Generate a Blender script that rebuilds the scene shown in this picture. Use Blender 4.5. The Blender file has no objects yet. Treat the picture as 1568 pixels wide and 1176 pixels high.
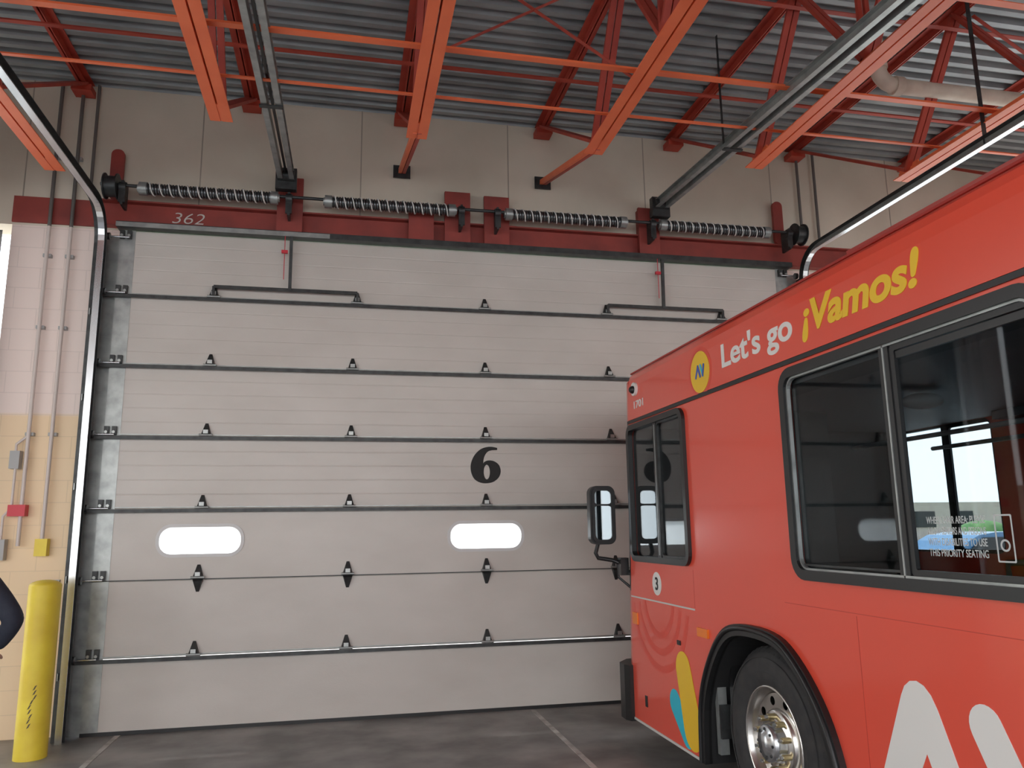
import bpy, math, random
from mathutils import Vector, Matrix
random.seed(4)
S = bpy.context.scene
COL = S.collection

# ------------------------------------------------------------------ materials
def mat(name, c, rough=0.5, metal=0.0, c2=None, nscale=3.0, bump=0.0, bscale=30.0, spec=None, stretch=(1,1,1), lo=0.35, hi=0.7, coat=0.0):
    m = bpy.data.materials.new(name); m.use_nodes = True
    nt = m.node_tree; b = nt.nodes['Principled BSDF']
    b.inputs['Base Color'].default_value = (*c, 1)
    b.inputs['Roughness'].default_value = rough
    b.inputs['Metallic'].default_value = metal
    if spec is not None: b.inputs['Specular IOR Level'].default_value = spec
    if coat: 
        b.inputs['Coat Weight'].default_value = coat
        b.inputs['Coat Roughness'].default_value = 0.08
    tc = nt.nodes.new('ShaderNodeTexCoord')
    mp = nt.nodes.new('ShaderNodeMapping'); mp.inputs['Scale'].default_value = stretch
    nt.links.new(tc.outputs['Object'], mp.inputs['Vector'])
    if c2 is not None:
        n = nt.nodes.new('ShaderNodeTexNoise'); n.inputs['Scale'].default_value = nscale
        n.inputs['Detail'].default_value = 6
        r = nt.nodes.new('ShaderNodeValToRGB')
        r.color_ramp.elements[0].position = lo; r.color_ramp.elements[0].color = (*c, 1)
        r.color_ramp.elements[1].position = hi; r.color_ramp.elements[1].color = (*c2, 1)
        nt.links.new(mp.outputs[0], n.inputs['Vector']); nt.links.new(n.outputs['Fac'], r.inputs[0])
        nt.links.new(r.outputs[0], b.inputs['Base Color'])
    if bump:
        n2 = nt.nodes.new('ShaderNodeTexNoise'); n2.inputs['Scale'].default_value = bscale
        n2.inputs['Detail'].default_value = 4
        bp = nt.nodes.new('ShaderNodeBump'); bp.inputs['Strength'].default_value = bump
        bp.inputs['Distance'].default_value = 0.01
        nt.links.new(mp.outputs[0], n2.inputs['Vector']); nt.links.new(n2.outputs['Fac'], bp.inputs['Height'])
        nt.links.new(bp.outputs[0], b.inputs['Normal'])
    return m

def block_mat():
    m = bpy.data.materials.new('painted_block'); m.use_nodes = True
    nt = m.node_tree; b = nt.nodes['Principled BSDF']; L = nt.links.new
    tc = nt.nodes.new('ShaderNodeTexCoord'); sp = nt.nodes.new('ShaderNodeSeparateXYZ')
    cb = nt.nodes.new('ShaderNodeCombineXYZ'); ad = nt.nodes.new('ShaderNodeMath'); ad.operation = 'ADD'
    L(tc.outputs['Object'], sp.inputs[0]); L(sp.outputs['X'], ad.inputs[0]); L(sp.outputs['Y'], ad.inputs[1])
    L(ad.outputs[0], cb.inputs['X']); L(sp.outputs['Z'], cb.inputs['Y'])
    br = nt.nodes.new('ShaderNodeTexBrick'); br.inputs['Scale'].default_value = 1.0
    br.inputs['Brick Width'].default_value = 0.4; br.inputs['Row Height'].default_value = 0.2
    br.inputs['Mortar Size'].default_value = 0.004
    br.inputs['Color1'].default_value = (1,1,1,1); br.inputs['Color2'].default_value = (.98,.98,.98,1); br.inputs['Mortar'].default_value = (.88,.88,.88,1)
    L(cb.outputs[0], br.inputs['Vector'])
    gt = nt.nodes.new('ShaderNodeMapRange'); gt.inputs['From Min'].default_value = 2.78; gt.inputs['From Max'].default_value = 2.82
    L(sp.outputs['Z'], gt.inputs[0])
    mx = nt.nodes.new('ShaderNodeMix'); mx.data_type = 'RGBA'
    mx.inputs['A'].default_value = (.86,.65,.42,1); mx.inputs['B'].default_value = (.87,.73,.67,1)  # two-tone paint, both tones lightened to carry the lens-flare haze
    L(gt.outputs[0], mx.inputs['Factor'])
    mu = nt.nodes.new('ShaderNodeMix'); mu.data_type = 'RGBA'; mu.blend_type = 'MULTIPLY'; mu.inputs['Factor'].default_value = 1
    L(mx.outputs['Result'], mu.inputs['A']); L(br.outputs['Color'], mu.inputs['B']); L(mu.outputs['Result'], b.inputs['Base Color'])
    bp = nt.nodes.new('ShaderNodeBump'); bp.inputs['Strength'].default_value = .3; bp.inputs['Distance'].default_value = .006
    L(br.outputs['Color'], bp.inputs['Height']); L(bp.outputs[0], b.inputs['Normal'])
    b.inputs['Roughness'].default_value = .5
    return m

def glass_mat(name, tint, base, rough=0.02):
    m = bpy.data.materials.new(name); m.use_nodes = True
    nt = m.node_tree; nt.nodes.remove(nt.nodes['Principled BSDF']); L = nt.links.new
    out = nt.nodes['Material Output']
    tr = nt.nodes.new('ShaderNodeBsdfTransparent'); tr.inputs[0].default_value = (*tint, 1)
    gl = nt.nodes.new('ShaderNodeBsdfGlossy'); gl.inputs['Roughness'].default_value = rough
    lw = nt.nodes.new('ShaderNodeLayerWeight'); lw.inputs[0].default_value = .5
    pw = nt.nodes.new('ShaderNodeMath'); pw.operation = 'POWER'; pw.inputs[1].default_value = 4.5
    L(lw.outputs['Facing'], pw.inputs[0])
    ad = nt.nodes.new('ShaderNodeMath'); ad.operation = 'ADD'; ad.inputs[1].default_value = base
    L(pw.outputs[0], ad.inputs[0])
    mx = nt.nodes.new('ShaderNodeMixShader')
    L(ad.outputs[0], mx.inputs[0]); L(tr.outputs[0], mx.inputs[1]); L(gl.outputs[0], mx.inputs[2]); L(mx.outputs[0], out.inputs[0])
    return m

def frosted_mat():
    m = bpy.data.materials.new('frosted_acrylic'); m.use_nodes = True
    nt = m.node_tree; nt.nodes.remove(nt.nodes['Principled BSDF']); L = nt.links.new
    out = nt.nodes['Material Output']
    tr = nt.nodes.new('ShaderNodeBsdfTransparent'); tl = nt.nodes.new('ShaderNodeBsdfTranslucent')
    tl.inputs[0].default_value = (.95,.98,1,1)
    mx = nt.nodes.new('ShaderNodeMixShader'); mx.inputs[0].default_value = .8
    L(tr.outputs[0], mx.inputs[1]); L(tl.outputs[0], mx.inputs[2]); L(mx.outputs[0], out.inputs[0])
    return m

M = {}
M['door']   = mat('door_cream_steel', (.60,.565,.525), .34, c2=(.545,.51,.47), nscale=1.4, stretch=(1,1,2), bump=.06, bscale=60)
M['wall']   = mat('cream_precast', (.72,.65,.54), .8, c2=(.60,.54,.44), nscale=1.0, bump=.15, bscale=25)
M['joint']  = mat('wall_joint', (.38,.34,.28), .9)
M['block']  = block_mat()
M['deck']   = mat('deck_steel', (.36,.39,.40), .42, .3, c2=(.22,.24,.25), nscale=1.5)
M['joist_lit'] = mat('joist_paint_lit', (.90,.19,.07), .45, c2=(.82,.155,.055), nscale=4)  # joist paint brightened, bounce light from below put into the colour
M['joist_dim']   = mat('joist_paint_shaded', (.50,.07,.04), .55, c2=(.38,.05,.035), nscale=5)  # same joist paint darkened, shade higher up put into the colour
M['header'] = mat('header_red_primer', (.33,.055,.042), .6, c2=(.22,.04,.033), nscale=4)
M['galv']   = mat('galvanised', (.42,.44,.43), .40, .6, c2=(.28,.295,.29), nscale=9)
M['dark']   = mat('dark_steel', (.065,.07,.07), .45, .5, c2=(.035,.035,.037), nscale=12)
M['bright'] = mat('bright_steel', (.62,.64,.66), .25, .9)
M['black']  = mat('black_rubber', (.012,.012,.013), .4)
M['matte']  = mat('black_matte', (.01,.01,.011), .8)
M['tire']   = mat('tyre_rubber', (.028,.028,.03), .75, c2=(.045,.043,.042), nscale=14)
M['floor']  = mat('oily_concrete', (.15,.145,.14), .42, c2=(.36,.35,.335), nscale=1.6, bump=.12, bscale=12, lo=.38, hi=.66)
M['line']   = mat('floor_joint_fill', (.62,.61,.58), .7, c2=(.36,.35,.33), nscale=9)
M['bus']    = mat('bus_red_paint', (.80,.088,.050), .28, coat=.5)
M['busd']   = mat('bus_red_roof', (.35,.025,.018), .4)
M['seam']   = mat('bus_seam', (.55,.045,.025), .5)
M['arc']    = mat('vinyl_arc_red', (.74,.068,.038), .3)
M['white']  = mat('vinyl_white', (.80,.79,.76), .4)
M['yellow'] = mat('vinyl_yellow', (.88,.56,.03), .4)
M['cyan']   = mat('vinyl_cyan', (.03,.52,.68), .4)
M['blue']   = mat('vinyl_blue', (.04,.09,.45), .4)
M['num']    = mat('number_black', (.008,.008,.008), .6)
M['amber']  = mat('amber_lens', (.9,.22,.02), .2)
M['boll']   = mat('bollard_yellow', (.88,.70,.06), .45, c2=(.78,.58,.05), nscale=5, bump=.08)
M['scuff']  = mat('bollard_scuff', (.12,.10,.06), .8)
M['pipe']   = mat('cream_pipe', (.78,.72,.60), .6, c2=(.58,.51,.42), nscale=4)
M['cond']   = mat('painted_conduit', (.66,.58,.54), .45)
M['conddk'] = mat('steel_conduit', (.16,.15,.14), .5, .3)
M['redbox'] = mat('red_box', (.6,.03,.05), .45)
M['greybox']= mat('grey_box', (.40,.40,.40), .5)
M['wframe'] = mat('window_frame_grey', (.64,.64,.64), .45)
M['chrome'] = mat('polished_alloy', (.75,.73,.70), .22, 1.0)
M['brass']  = mat('lug_brass', (.62,.52,.30), .35, .9)
M['mirror'] = mat('mirror_glass', (.75,.85,.92), .03, 1.0)
M['glass']  = glass_mat('bus_tinted_glass', (.70,.74,.76), .016)
M['frost']  = frosted_mat()
M['seat']   = mat('seat_blue', (.03,.06,.14), .8)
M['inner']  = mat('bus_interior_grey', (.10,.105,.11), .6)
M['innerl'] = mat('bus_interior_light', (.6,.6,.58), .6)
M['innerc'] = mat('bus_ceiling_panel', (.16,.16,.165), .6)
M['asph']   = mat('asphalt', (.20,.20,.20), .9, c2=(.26,.255,.25), nscale=1)
M['conc']   = mat('yard_concrete', (.50,.48,.45), .9, c2=(.42,.40,.38), nscale=.6)
M['grass']  = mat('lawn_grass', (.10,.26,.04), .95, c2=(.16,.32,.07), nscale=2)
M['leaf']   = mat('hedge_leaf', (.10,.20,.06), .9, c2=(.20,.30,.10), nscale=3)
M['navy']   = mat('navy_jacket', (.018,.022,.038), .8, c2=(.028,.033,.05), nscale=20, bump=.3, bscale=40)
M['trous']  = mat('dark_trousers', (.02,.02,.025), .85)
M['skin']   = mat('skin', (.55,.32,.22), .55)
M['hair']   = mat('dark_hair', (.02,.014,.01), .7)
M['carp']   = mat('car_paint', (.05,.16,.30), .3, coat=.5)
M['brick']  = mat('brick_building', (.50,.38,.32), .9, c2=(.58,.45,.38), nscale=2)
M['sticker']= mat('notice_print', (.55,.57,.57), .5)
M['chalk']  = mat('chalk_white', (.6,.57,.53), .9)
M['spring'] = mat('oiled_spring_steel', (.16,.17,.18), .28, .85)

# ------------------------------------------------------------------ mesh builder
class B:
    def __init__(s, name):
        s.name = name; s.v = []; s.f = []; s.mi = []; s.sm = []; s.mats = []
    def m(s, k):
        if k not in s.mats: s.mats.append(k)
        return s.mats.index(k)
    def add(s, vs, fs, k, smooth=False):
        o = len(s.v); i = s.m(k)
        s.v += [tuple(v) for v in vs]
        for f in fs:
            s.f.append([o + q for q in f]); s.mi.append(i); s.sm.append(smooth)
    def box(s, a, b, k):
        x0,y0,z0 = [min(a[i],b[i]) for i in range(3)]; x1,y1,z1 = [max(a[i],b[i]) for i in range(3)]
        vs = [(x0,y0,z0),(x1,y0,z0),(x1,y1,z0),(x0,y1,z0),(x0,y0,z1),(x1,y0,z1),(x1,y1,z1),(x0,y1,z1)]
        s.add(vs, [(0,3,2,1),(4,5,6,7),(0,1,5,4),(1,2,6,5),(2,3,7,6),(3,0,4,7)], k)
    def beam(s, p, q, w, h, k, up=(0,0,1)):
        p, q = Vector(p), Vector(q); d = (q-p).normalized(); u = Vector(up)
        if abs(d.dot(u)) > .98: u = Vector((0,1,0))
        r = d.cross(u).normalized(); u = r.cross(d).normalized()
        vs = []
        for c in (p, q):
            for a, b in ((-1,-1),(1,-1),(1,1),(-1,1)):
                vs.append(c + r*(a*w/2) + u*(b*h/2))
        s.add(vs, [(0,1,2,3),(7,6,5,4),(0,4,5,1),(1,5,6,2),(2,6,7,3),(3,7,4,0)], k)
    def cyl(s, p, q, r, k, n=16, r2=None, caps=True):
        p, q = Vector(p), Vector(q); d = (q-p).normalized(); r2 = r if r2 is None else r2
        u = Vector((0,0,1)) if abs(d.z) < .9 else Vector((1,0,0))
        a = d.cross(u).normalized(); b = d.cross(a)
        c0 = [p + (a*math.cos(t)+b*math.sin(t))*r for t in [2*math.pi*i/n for i in range(n)]]
        c1 = [q + (a*math.cos(t)+b*math.sin(t))*r2 for t in [2*math.pi*i/n for i in range(n)]]
        s.add(c0+c1, [(i,(i+1)%n,n+(i+1)%n,n+i) for i in range(n)], k, True)
        if caps:
            s.add(c0, [tuple(range(n))[::-1]], k); s.add(c1, [tuple(range(n))], k)
    def tube(s, pts, r, k, n=10):
        P = [Vector(p) for p in pts]; rings = []
        prev = None
        for i, p in enumerate(P):
            d = (P[min(i+1,len(P)-1)] - P[max(i-1,0)]).normalized()
            if prev is None:
                u = Vector((0,0,1)) if abs(d.z) < .9 else Vector((1,0,0)); a = d.cross(u).normalized()
            else:
                a = (prev - d*prev.dot(d)).normalized()
            prev = a; b = d.cross(a)
            rings.append([p + (a*math.cos(t)+b*math.sin(t))*r for t in [2*math.pi*j/n for j in range(n)]])
        vs = [v for R in rings for v in R]; fs = []
        for i in range(len(P)-1):
            for j in range(n):
                fs.append((i*n+j, i*n+(j+1)%n, (i+1)*n+(j+1)%n, (i+1)*n+j))
        s.add(vs, fs, k, True)
        s.add(rings[0], [tuple(range(n))[::-1]], k); s.add(rings[-1], [tuple(range(n))], k)
    def extrude(s, prof, axis, a, b, k, closed=True, smooth=False, caps=True):
        def P(c, t):
            if axis == 'x': return (t, c[0], c[1])
            if axis == 'y': return (c[0], t, c[1])
            return (c[0], c[1], t)
        n = len(prof); vs = [P(c,a) for c in prof] + [P(c,b) for c in prof]
        fs = [(i,(i+1)%n,n+(i+1)%n,n+i) for i in range(n if closed else n-1)]
        s.add(vs, fs, k, smooth)
        if closed and caps:
            s.add([P(c,a) for c in prof], [tuple(range(n))], k); s.add([P(c,b) for c in prof], [tuple(range(n))[::-1]], k)
    def lathe_x(s, prof, cx, cy, cz, k, sgn=1, n=48):
        vs = []; m_ = len(prof)
        for i in range(n):
            t = 2*math.pi*i/n
            for r, dx in prof: vs.append((cx+sgn*dx, cy+r*math.cos(t), cz+r*math.sin(t)))
        fs = []
        for i in range(n):
            for j in range(m_-1):
                fs.append((i*m_+j, i*m_+j+1, ((i+1)%n)*m_+j+1, ((i+1)%n)*m_+j))
        s.add(vs, fs, k, True)
    def ellipsoid(s, c, r, k, nu=24, nv=14, fn=None):
        vs = []; fs = []
        for j in range(nv+1):
            ph = math.pi*j/nv
            for i in range(nu):
                th = 2*math.pi*i/nu
                p = Vector((math.sin(ph)*math.cos(th)*r[0], math.sin(ph)*math.sin(th)*r[1], math.cos(ph)*r[2]))
                if fn: p = fn(p)
                vs.append(Vector(c)+p)
        for j in range(nv):
            for i in range(nu):
                fs.append((j*nu+i, (j+1)*nu+i, (j+1)*nu+(i+1)%nu, j*nu+(i+1)%nu))
        s.add(vs, fs, k, True)
    def plate(s, outer, holes, Mx, depth, k):
        cu = bpy.data.curves.new('tmp','CURVE'); cu.dimensions = '2D'; cu.fill_mode = 'BOTH'; cu.extrude = depth/2
        for loop in [outer]+list(holes):
            sp = cu.splines.new('POLY'); sp.points.add(len(loop)-1)
            for i, p in enumerate(loop): sp.points[i].co = (p[0], p[1], 0, 1)
            sp.use_cyclic_u = True
        ob = bpy.data.objects.new('tmp', cu); COL.objects.link(ob)
        dg = bpy.context.evaluated_depsgraph_get()
        me = bpy.data.meshes.new_from_object(ob.evaluated_get(dg))
        s.add([Mx @ v.co for v in me.vertices], [tuple(p.vertices) for p in me.polygons], k)
        bpy.data.objects.remove(ob); bpy.data.curves.remove(cu); bpy.data.meshes.remove(me)
    def done(s, parent=None, bevel=0.0):
        me = bpy.data.meshes.new(s.name); me.from_pydata(s.v, [], s.f)
        for k in s.mats: me.materials.append(M[k])
        me.polygons.foreach_set('material_index', s.mi); me.polygons.foreach_set('use_smooth', s.sm)
        me.update()
        ob = bpy.data.objects.new(s.name, me); COL.objects.link(ob)
        if parent: ob.parent = parent
        if bevel:
            bv = ob.modifiers.new('bevel','BEVEL'); bv.width = bevel; bv.segments = 2; bv.limit_method = 'ANGLE'
        return ob

def empty(name):
    e = bpy.data.objects.new(name, None); COL.objects.link(e); return e

def text(name, body, k, org, xd, yd, size, width=None, height=None, off=0.0, ext=.0015, shear=0.0, center=False, parent=None):
    cu = bpy.data.curves.new('t','FONT'); cu.body = body; cu.size = size; cu.offset = off; cu.extrude = ext; cu.shear = shear
    ob = bpy.data.objects.new('t', cu); COL.objects.link(ob)
    dg = bpy.context.evaluated_depsgraph_get()
    me = bpy.data.meshes.new_from_object(ob.evaluated_get(dg))
    bpy.data.objects.remove(ob)
    xs = [v.co.x for v in me.vertices]; x0, x1 = min(xs), max(xs)
    ys = [v.co.y for v in me.vertices]; y0, y1 = min(ys), max(ys)
    sx = width/(x1-x0) if width else 1.0
    sy = height/(y1-y0) if height else 1.0
    xd, yd = Vector(xd), Vector(yd); zd = xd.cross(yd); org = Vector(org)
    cx = (x0+x1)/2 if center else x0
    cy = (y0+y1)/2 if center else (y0 if height else 0)
    for v in me.vertices:
        c = v.co.copy()
        v.co = org + xd*((c.x-cx)*sx) + yd*((c.y-cy)*sy) + zd*c.z
    me.materials.clear(); me.materials.append(M[k])
    o = bpy.data.objects.new(name, me); COL.objects.link(o)
    if parent: o.parent = parent
    return o

def rr(x0, x1, y0, y1, r, n=6):
    pts = []
    for cx, cy, a0 in ((x1-r,y1-r,0),(x0+r,y1-r,90),(x0+r,y0+r,180),(x1-r,y0+r,270)):
        for i in range(n+1):
            t = math.radians(a0+90*i/n); pts.append((cx+r*math.cos(t), cy+r*math.sin(t)))
    return pts
def circ(cx, cy, r, n=32, ry=None):
    ry = ry or r
    return [(cx+r*math.cos(2*math.pi*i/n), cy+ry*math.sin(2*math.pi*i/n)) for i in range(n)]
def capsule(p, q, r1, r2, n=12):
    p, q = Vector(p), Vector(q); d = (q-p).normalized(); a = math.atan2(d.y, d.x); pts = []
    for i in range(n+1):
        t = a - math.pi/2 + math.pi*i/n; pts.append((q.x+r2*math.cos(t), q.y+r2*math.sin(t)))
    for i in range(n+1):
        t = a + math.pi/2 + math.pi*i/n; pts.append((p.x+r1*math.cos(t), p.y+r1*math.sin(t)))
    return pts
def smooth_path(P, sub=5):
    out = []
    for i in range(len(P)-1):
        p0 = Vector(P[max(i-1,0)]); p1 = Vector(P[i]); p2 = Vector(P[i+1]); p3 = Vector(P[min(i+2,len(P)-1)])
        for j in range(sub):
            t = j/sub
            out.append(tuple(.5*((2*p1)+(p2-p0)*t+(2*p0-5*p1+4*p2-p3)*t*t+(3*p1-p0-3*p2+p3)*t**3)))
    out.append(tuple(P[-1])); return out

# ------------------------------------------------------------------ shell
XL, XR, YB, YW = -18.0, 12.5, -4.0, 7.86
fl = B('floor'); fl.box((XL-.3,YB-.3,-.15),(XR+.3,YW+.3,0),'floor'); fl.done()
fj = B('trim_1')
for x in (-9.2,-5.53,-1.86,1.82,5.5,9.2): fj.box((x-.022,YB+.05,.0),(x+.022,YW-.1,.003),'line')
for y in (4.0,.4): fj.box((XL+.05,y-.012,.0),(XR-.05,y+.012,.002),'line')
fj.done()

w = B('wall_front')
w.box((XL-.3,YW,4.62),(XR+.3,YW+.3,6.45),'wall')
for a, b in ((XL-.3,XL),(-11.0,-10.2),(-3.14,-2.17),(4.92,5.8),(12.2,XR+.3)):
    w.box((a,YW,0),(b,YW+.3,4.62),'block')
x = -1.49-1.585*9
while x < XR:
    w.box((x-.006,YW-.002,4.7),(x+.006,YW+.01,6.3),'joint'); x += 1.585
w.done()
w = B('wall_back')
w.box((XL-.3,YB-.3,4.9),(XR+.3,YB,6.45),'wall')
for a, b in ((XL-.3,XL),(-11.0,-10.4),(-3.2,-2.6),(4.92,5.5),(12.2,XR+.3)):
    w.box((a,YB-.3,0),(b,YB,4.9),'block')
w.done()
w = B('wall_left'); w.box((XL-.3,YB,0),(XL,YW,6.45),'wall'); w.done()
w = B('wall_right'); w.box((XR,YB,0),(XR+.3,YW,6.45),'wall'); w.done()

# corrugated roof deck, ribs parallel to the door wall
c = B('ceiling'); prof = []
y = YB-.3; zt = 6.12
while y < YW+.3:
    prof += [(y,zt),(y+.058,zt),(y+.074,zt+.048),(y+.136,zt+.048)]; y += .152
c.extrude(prof, 'x', XL-.3, XR+.3, 'deck', closed=False)
c.box((XL-.3,YB-.3,6.46),(XR+.3,YW+.3,6.5),'deck')
c.done()

# ------------------------------------------------------------------ open web joists
def joist(x, brace=False, ye=6.08):
    b = B('roof_joist'); zb, ztp = 4.92, 6.115
    yt1 = YW-.02
    for s in (-1, 1):
        xi = x+s*.007
        b.box((xi,YB+.05,zb),(x+s*.085,ye,zb+.009),'joist_lit')
        b.box((xi,YB+.05,zb+.009),(xi+s*.009,ye,zb+.075),'joist_lit')
        b.box((xi,YB+.05,ztp-.009),(x+s*.075,yt1,ztp),'joist_dim')
        b.box((xi,YB+.05,ztp-.075),(xi+s*.009,yt1,ztp-.009),'joist_dim')
    b.box((x-.006,ye-.25,zb+.004),(x+.006,ye,zb+.11),'joist_lit')
    b.box((x-.09,YW-.18,ztp-.14),(x+.09,yt1,ztp-.075),'joist_dim')
    def web(p, q, wd=.05):
        for s in (-1,1): b.beam((x+s*.03,p[0],p[1]),(x+s*.03,q[0],q[1]),.028,wd,'joist_dim',up=(1,0,0))
    web((5.95,zb+.05),(7.70,ztp-.06),.06)
    yb = 5.95
    web((5.95,zb+.05),(5.95-.75,ztp-.04))
    while yb > YB+1.6:
        yt = yb-.75; web((yt,ztp-.04),(yb-1.5,zb+.04)); yb -= 1.5
        if yb-.75 > YB: web((yb,zb+.04),(yb-.75,ztp-.04))
        web((yb,zb+.04),(yb,ztp-.04),.035)
    if brace:
        for s in (-1,1): b.beam((x+s*.02,ye-.1,zb+.02),(x+s*.02,YW-.05,5.45),.034,.05,'joist_lit' if s<0 else 'joist_dim')
        b.box((x-.09,YW-.04,5.38),(x+.09,YW-.028,5.52),'dark')
    return b.done()
for i, x in enumerate([-8.72,-7.18,-5.64,-4.10,-2.60,-1.02,.52,2.06,3.60,5.14,6.68,8.22,9.76,11.3,-10.26,-11.8,-13.34,-14.88]):
    joist(x, x in (.52,2.06), 7.25 if x == -2.60 else 6.08)
b = B('joist_bridging'); xa, xb = XL+.1, XR-.1
for y, s in ((5.55,.028),(4.93,.05),(3.77,.05),(2.4,.04),(.8,.04),(-1,.04)):
    b.box((xa,y-s/2,5.0),(xb,y+s/2,5.006),'joist_lit'); b.box((xa,y+s/2,5.0),(xb,y+s/2+.004,5.0+s),'joist_lit')
for y in (6.6,5.2,3.7,2.2,.7):
    b.box((xa,y-.02,5.93),(xb,y+.02,5.936),'joist_dim'); b.box((xa,y+.02,5.93),(xb,y+.026,5.97),'joist_dim')
for y in (4.93,1.9):
    xs = [-5.64,-4.10,-2.56,-1.02,.52,2.06,3.60,5.14,6.68,8.22,9.76]
    for a, c_ in zip(xs[:-1], xs[1:]):
        if int((a+9)/1.54) % 3 == 0:
            b.beam((a,y+.1,5.0),(c_,y+.1,5.95),.03,.006,'joist_dim'); b.beam((a,y+.1,5.95),(c_,y+.1,5.0),.03,.006,'joist_dim')
b.done()

# ------------------------------------------------------------------ door
DX0, DX1 = -2.17, 4.92
seams = [0.0,.63,1.30,1.93,2.60,3.27,3.95,4.60]
hx = [-1.28,.055,1.39,2.725,4.06]
d = B('door_1'); YF = 7.79
Mxz = Matrix(((1,0,0,0),(0,0,-1,YF+.02),(0,1,0,0),(0,0,0,1)))   # local (x,y)->(X,Z), normal -Y
for i in range(7):
    z0, z1 = seams[i]+.003, seams[i+1]-.003
    if i == 2:
        holes = [rr(xx-.36,xx+.36,1.645-.125,1.645+.125,.11,8) for xx in (hx[0],hx[2],hx[4])]
        d.plate(rr(DX0,DX1,z0,z1,.004,2), holes, Mxz, .04, 'door')
        for xx in (hx[0],hx[2],hx[4]):
            ring = rr(xx-.385,xx+.385,1.645-.15,1.645+.15,.135,8)
            Mr = Matrix(((1,0,0,0),(0,0,-1,YF-.003),(0,1,0,0),(0,0,0,1)))
            d.plate(ring, [rr(xx-.355,xx+.355,1.645-.12,1.645+.12,.107,8)], Mr, .012, 'wframe')
            Mg = Matrix(((1,0,0,0),(0,0,-1,YF+.012),(0,1,0,0),(0,0,0,1)))
            d.plate(rr(xx-.358,xx+.358,1.645-.123,1.645+.123,.108,8), [], Mg, .006, 'frost')
        continue
    pr = [(YF+.04,z0),(YF+.006,z0),(YF,z0+.010)]
    if i >= 3:
        for q in range(1,5):
            zz = z0+(z1-z0)*q/5
            pr += [(YF,zz-.007),(YF+.0016,zz-.002),(YF+.0016,zz+.002),(YF,zz+.007)]
    pr += [(YF,z1-.010),(YF+.006,z1),(YF+.04,z1)]
    d.extrude(pr, 'x', DX0, DX1, 'door')
# struts
for i in (1,3,4,5,6):
    z = seams[i]
    d.box((DX0-.09,YF-.045,z-.018),(DX1+.09,YF,z-.012),'dark')
    d.box((DX0-.09,YF-.048,z-.03),(DX1+.09,YF-.044,z+.002),'dark')
    d.box((DX0,YF-.010,z+.014),(DX1,YF,z+.022),'galv')
d.box((DX0,YF-.012,seams[2]-.004),(DX1,YF-.001,seams[2]+.004),'dark')
d.box((DX0,YF-.008,0),(DX1,YF+.04,.03),'black')
# hinges
def hinge(x, z, diamond):
    h = .105
    for s in ((1,-1) if diamond else (1,)):
        vs = [(x-.05,YF-.012,z),(x+.05,YF-.012,z),(x+.013,YF-.006,z+s*h*1.15),(x-.013,YF-.006,z+s*h*1.15),(x-.036,YF-.055,z+s*.024),(x+.036,YF-.055,z+s*.024)]
        d.add(vs, [(0,1,2,3),(0,4,5,1),(4,3,2,5),(0,3,4),(1,5,2)], 'dark')
    d.cyl((x-.06,YF-.04,z+.008),(x+.06,YF-.04,z+.008),.012,'galv',8)
    d.box((x-.022,YF-.062,z+.02),(x+.022,YF-.054,z+.055),'galv')
for i in range(1,7):
    for xx in hx:
        if i == 6 and xx in (hx[0],hx[1],hx[3],hx[4]): continue
        hinge(xx, seams[i]+.008, i in (2,))
# end stiles with roller brackets
for xs, sg in ((DX0,1),(DX1,-1)):
    d.box((xs,YF-.004,0),(xs+sg*.14,YF-.0005,4.6),'galv')
    for z in seams[1:]:
        zz = z-.10 if z > 4.5 else z
        for o in (.025,.09):
            d.box((xs+sg*o-.02,YF-.035,zz+.01),(xs+sg*o+.02,YF-.003,zz+.09),'dark')
            d.cyl((xs+sg*o,YF-.05,zz+.035),(xs+sg*o,YF-.004,zz+.035),.014,'galv',8)
        d.cyl((xs-sg*.10,YF-.06,zz+.01),(xs+sg*.1,YF-.06,zz+.01),.009,'bright',8)
        d.cyl((xs-sg*.10,YF-.06,zz+.01),(xs-sg*.07,YF-.06,zz+.01),.035,'dark',12)
# draw bars on the top sections
for x0, x1, xc in ((hx[0],hx[1]+.03,-.57),(hx[3],hx[4],3.36)):
    d.beam((x0,YF-.07,4.055),(x1,YF-.07,4.055),.03,.03,'dark')
    for xx in (x0,x1):
        hinge(xx, 3.958, False); d.beam((xx,YF-.07,3.97),(xx,YF-.07,4.06),.025,.02,'dark')
    d.beam((xc,YF-.08,4.05),(xc,YF-.10,4.60),.03,.03,'dark')
    d.cyl((xc-.06,YF-.11,4.15),(xc-.06,YF-.11,4.6),.004,'redbox',6)
    d.box((xc-.09,YF-.125,4.42),(xc-.03,YF-.095,4.45),'redbox')
# number 6
N = Matrix(((1,0,0,1.39),(0,0,-1,YF-.002),(0,1,0,2.165),(0,0,0,1)))
s_ = .365
pts = [(.62,.97),(.42,1.0),(.20,.94),(.03,.78),(-.07,.56),(-.08,.34),(-.01,.14),(.12,.03),(.30,-.01),(.51,.03),(.66,.16),(.71,.33),(.66,.50),(.53,.60),(.38,.62),(.28,.58),(.25,.54),(.265,.68),(.33,.82),(.43,.89),(.62,.91)]
six = [((x-.31)*s_*1.06, z*s_) for x, z in smooth_path(pts,4)]
hole = [((x-.31)*s_*1.06, z*s_) for x, z in circ(.34,.30,.082,24,.20)]
d.plate(six, [hole], N, .003, 'num')
door = d.done()

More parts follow.
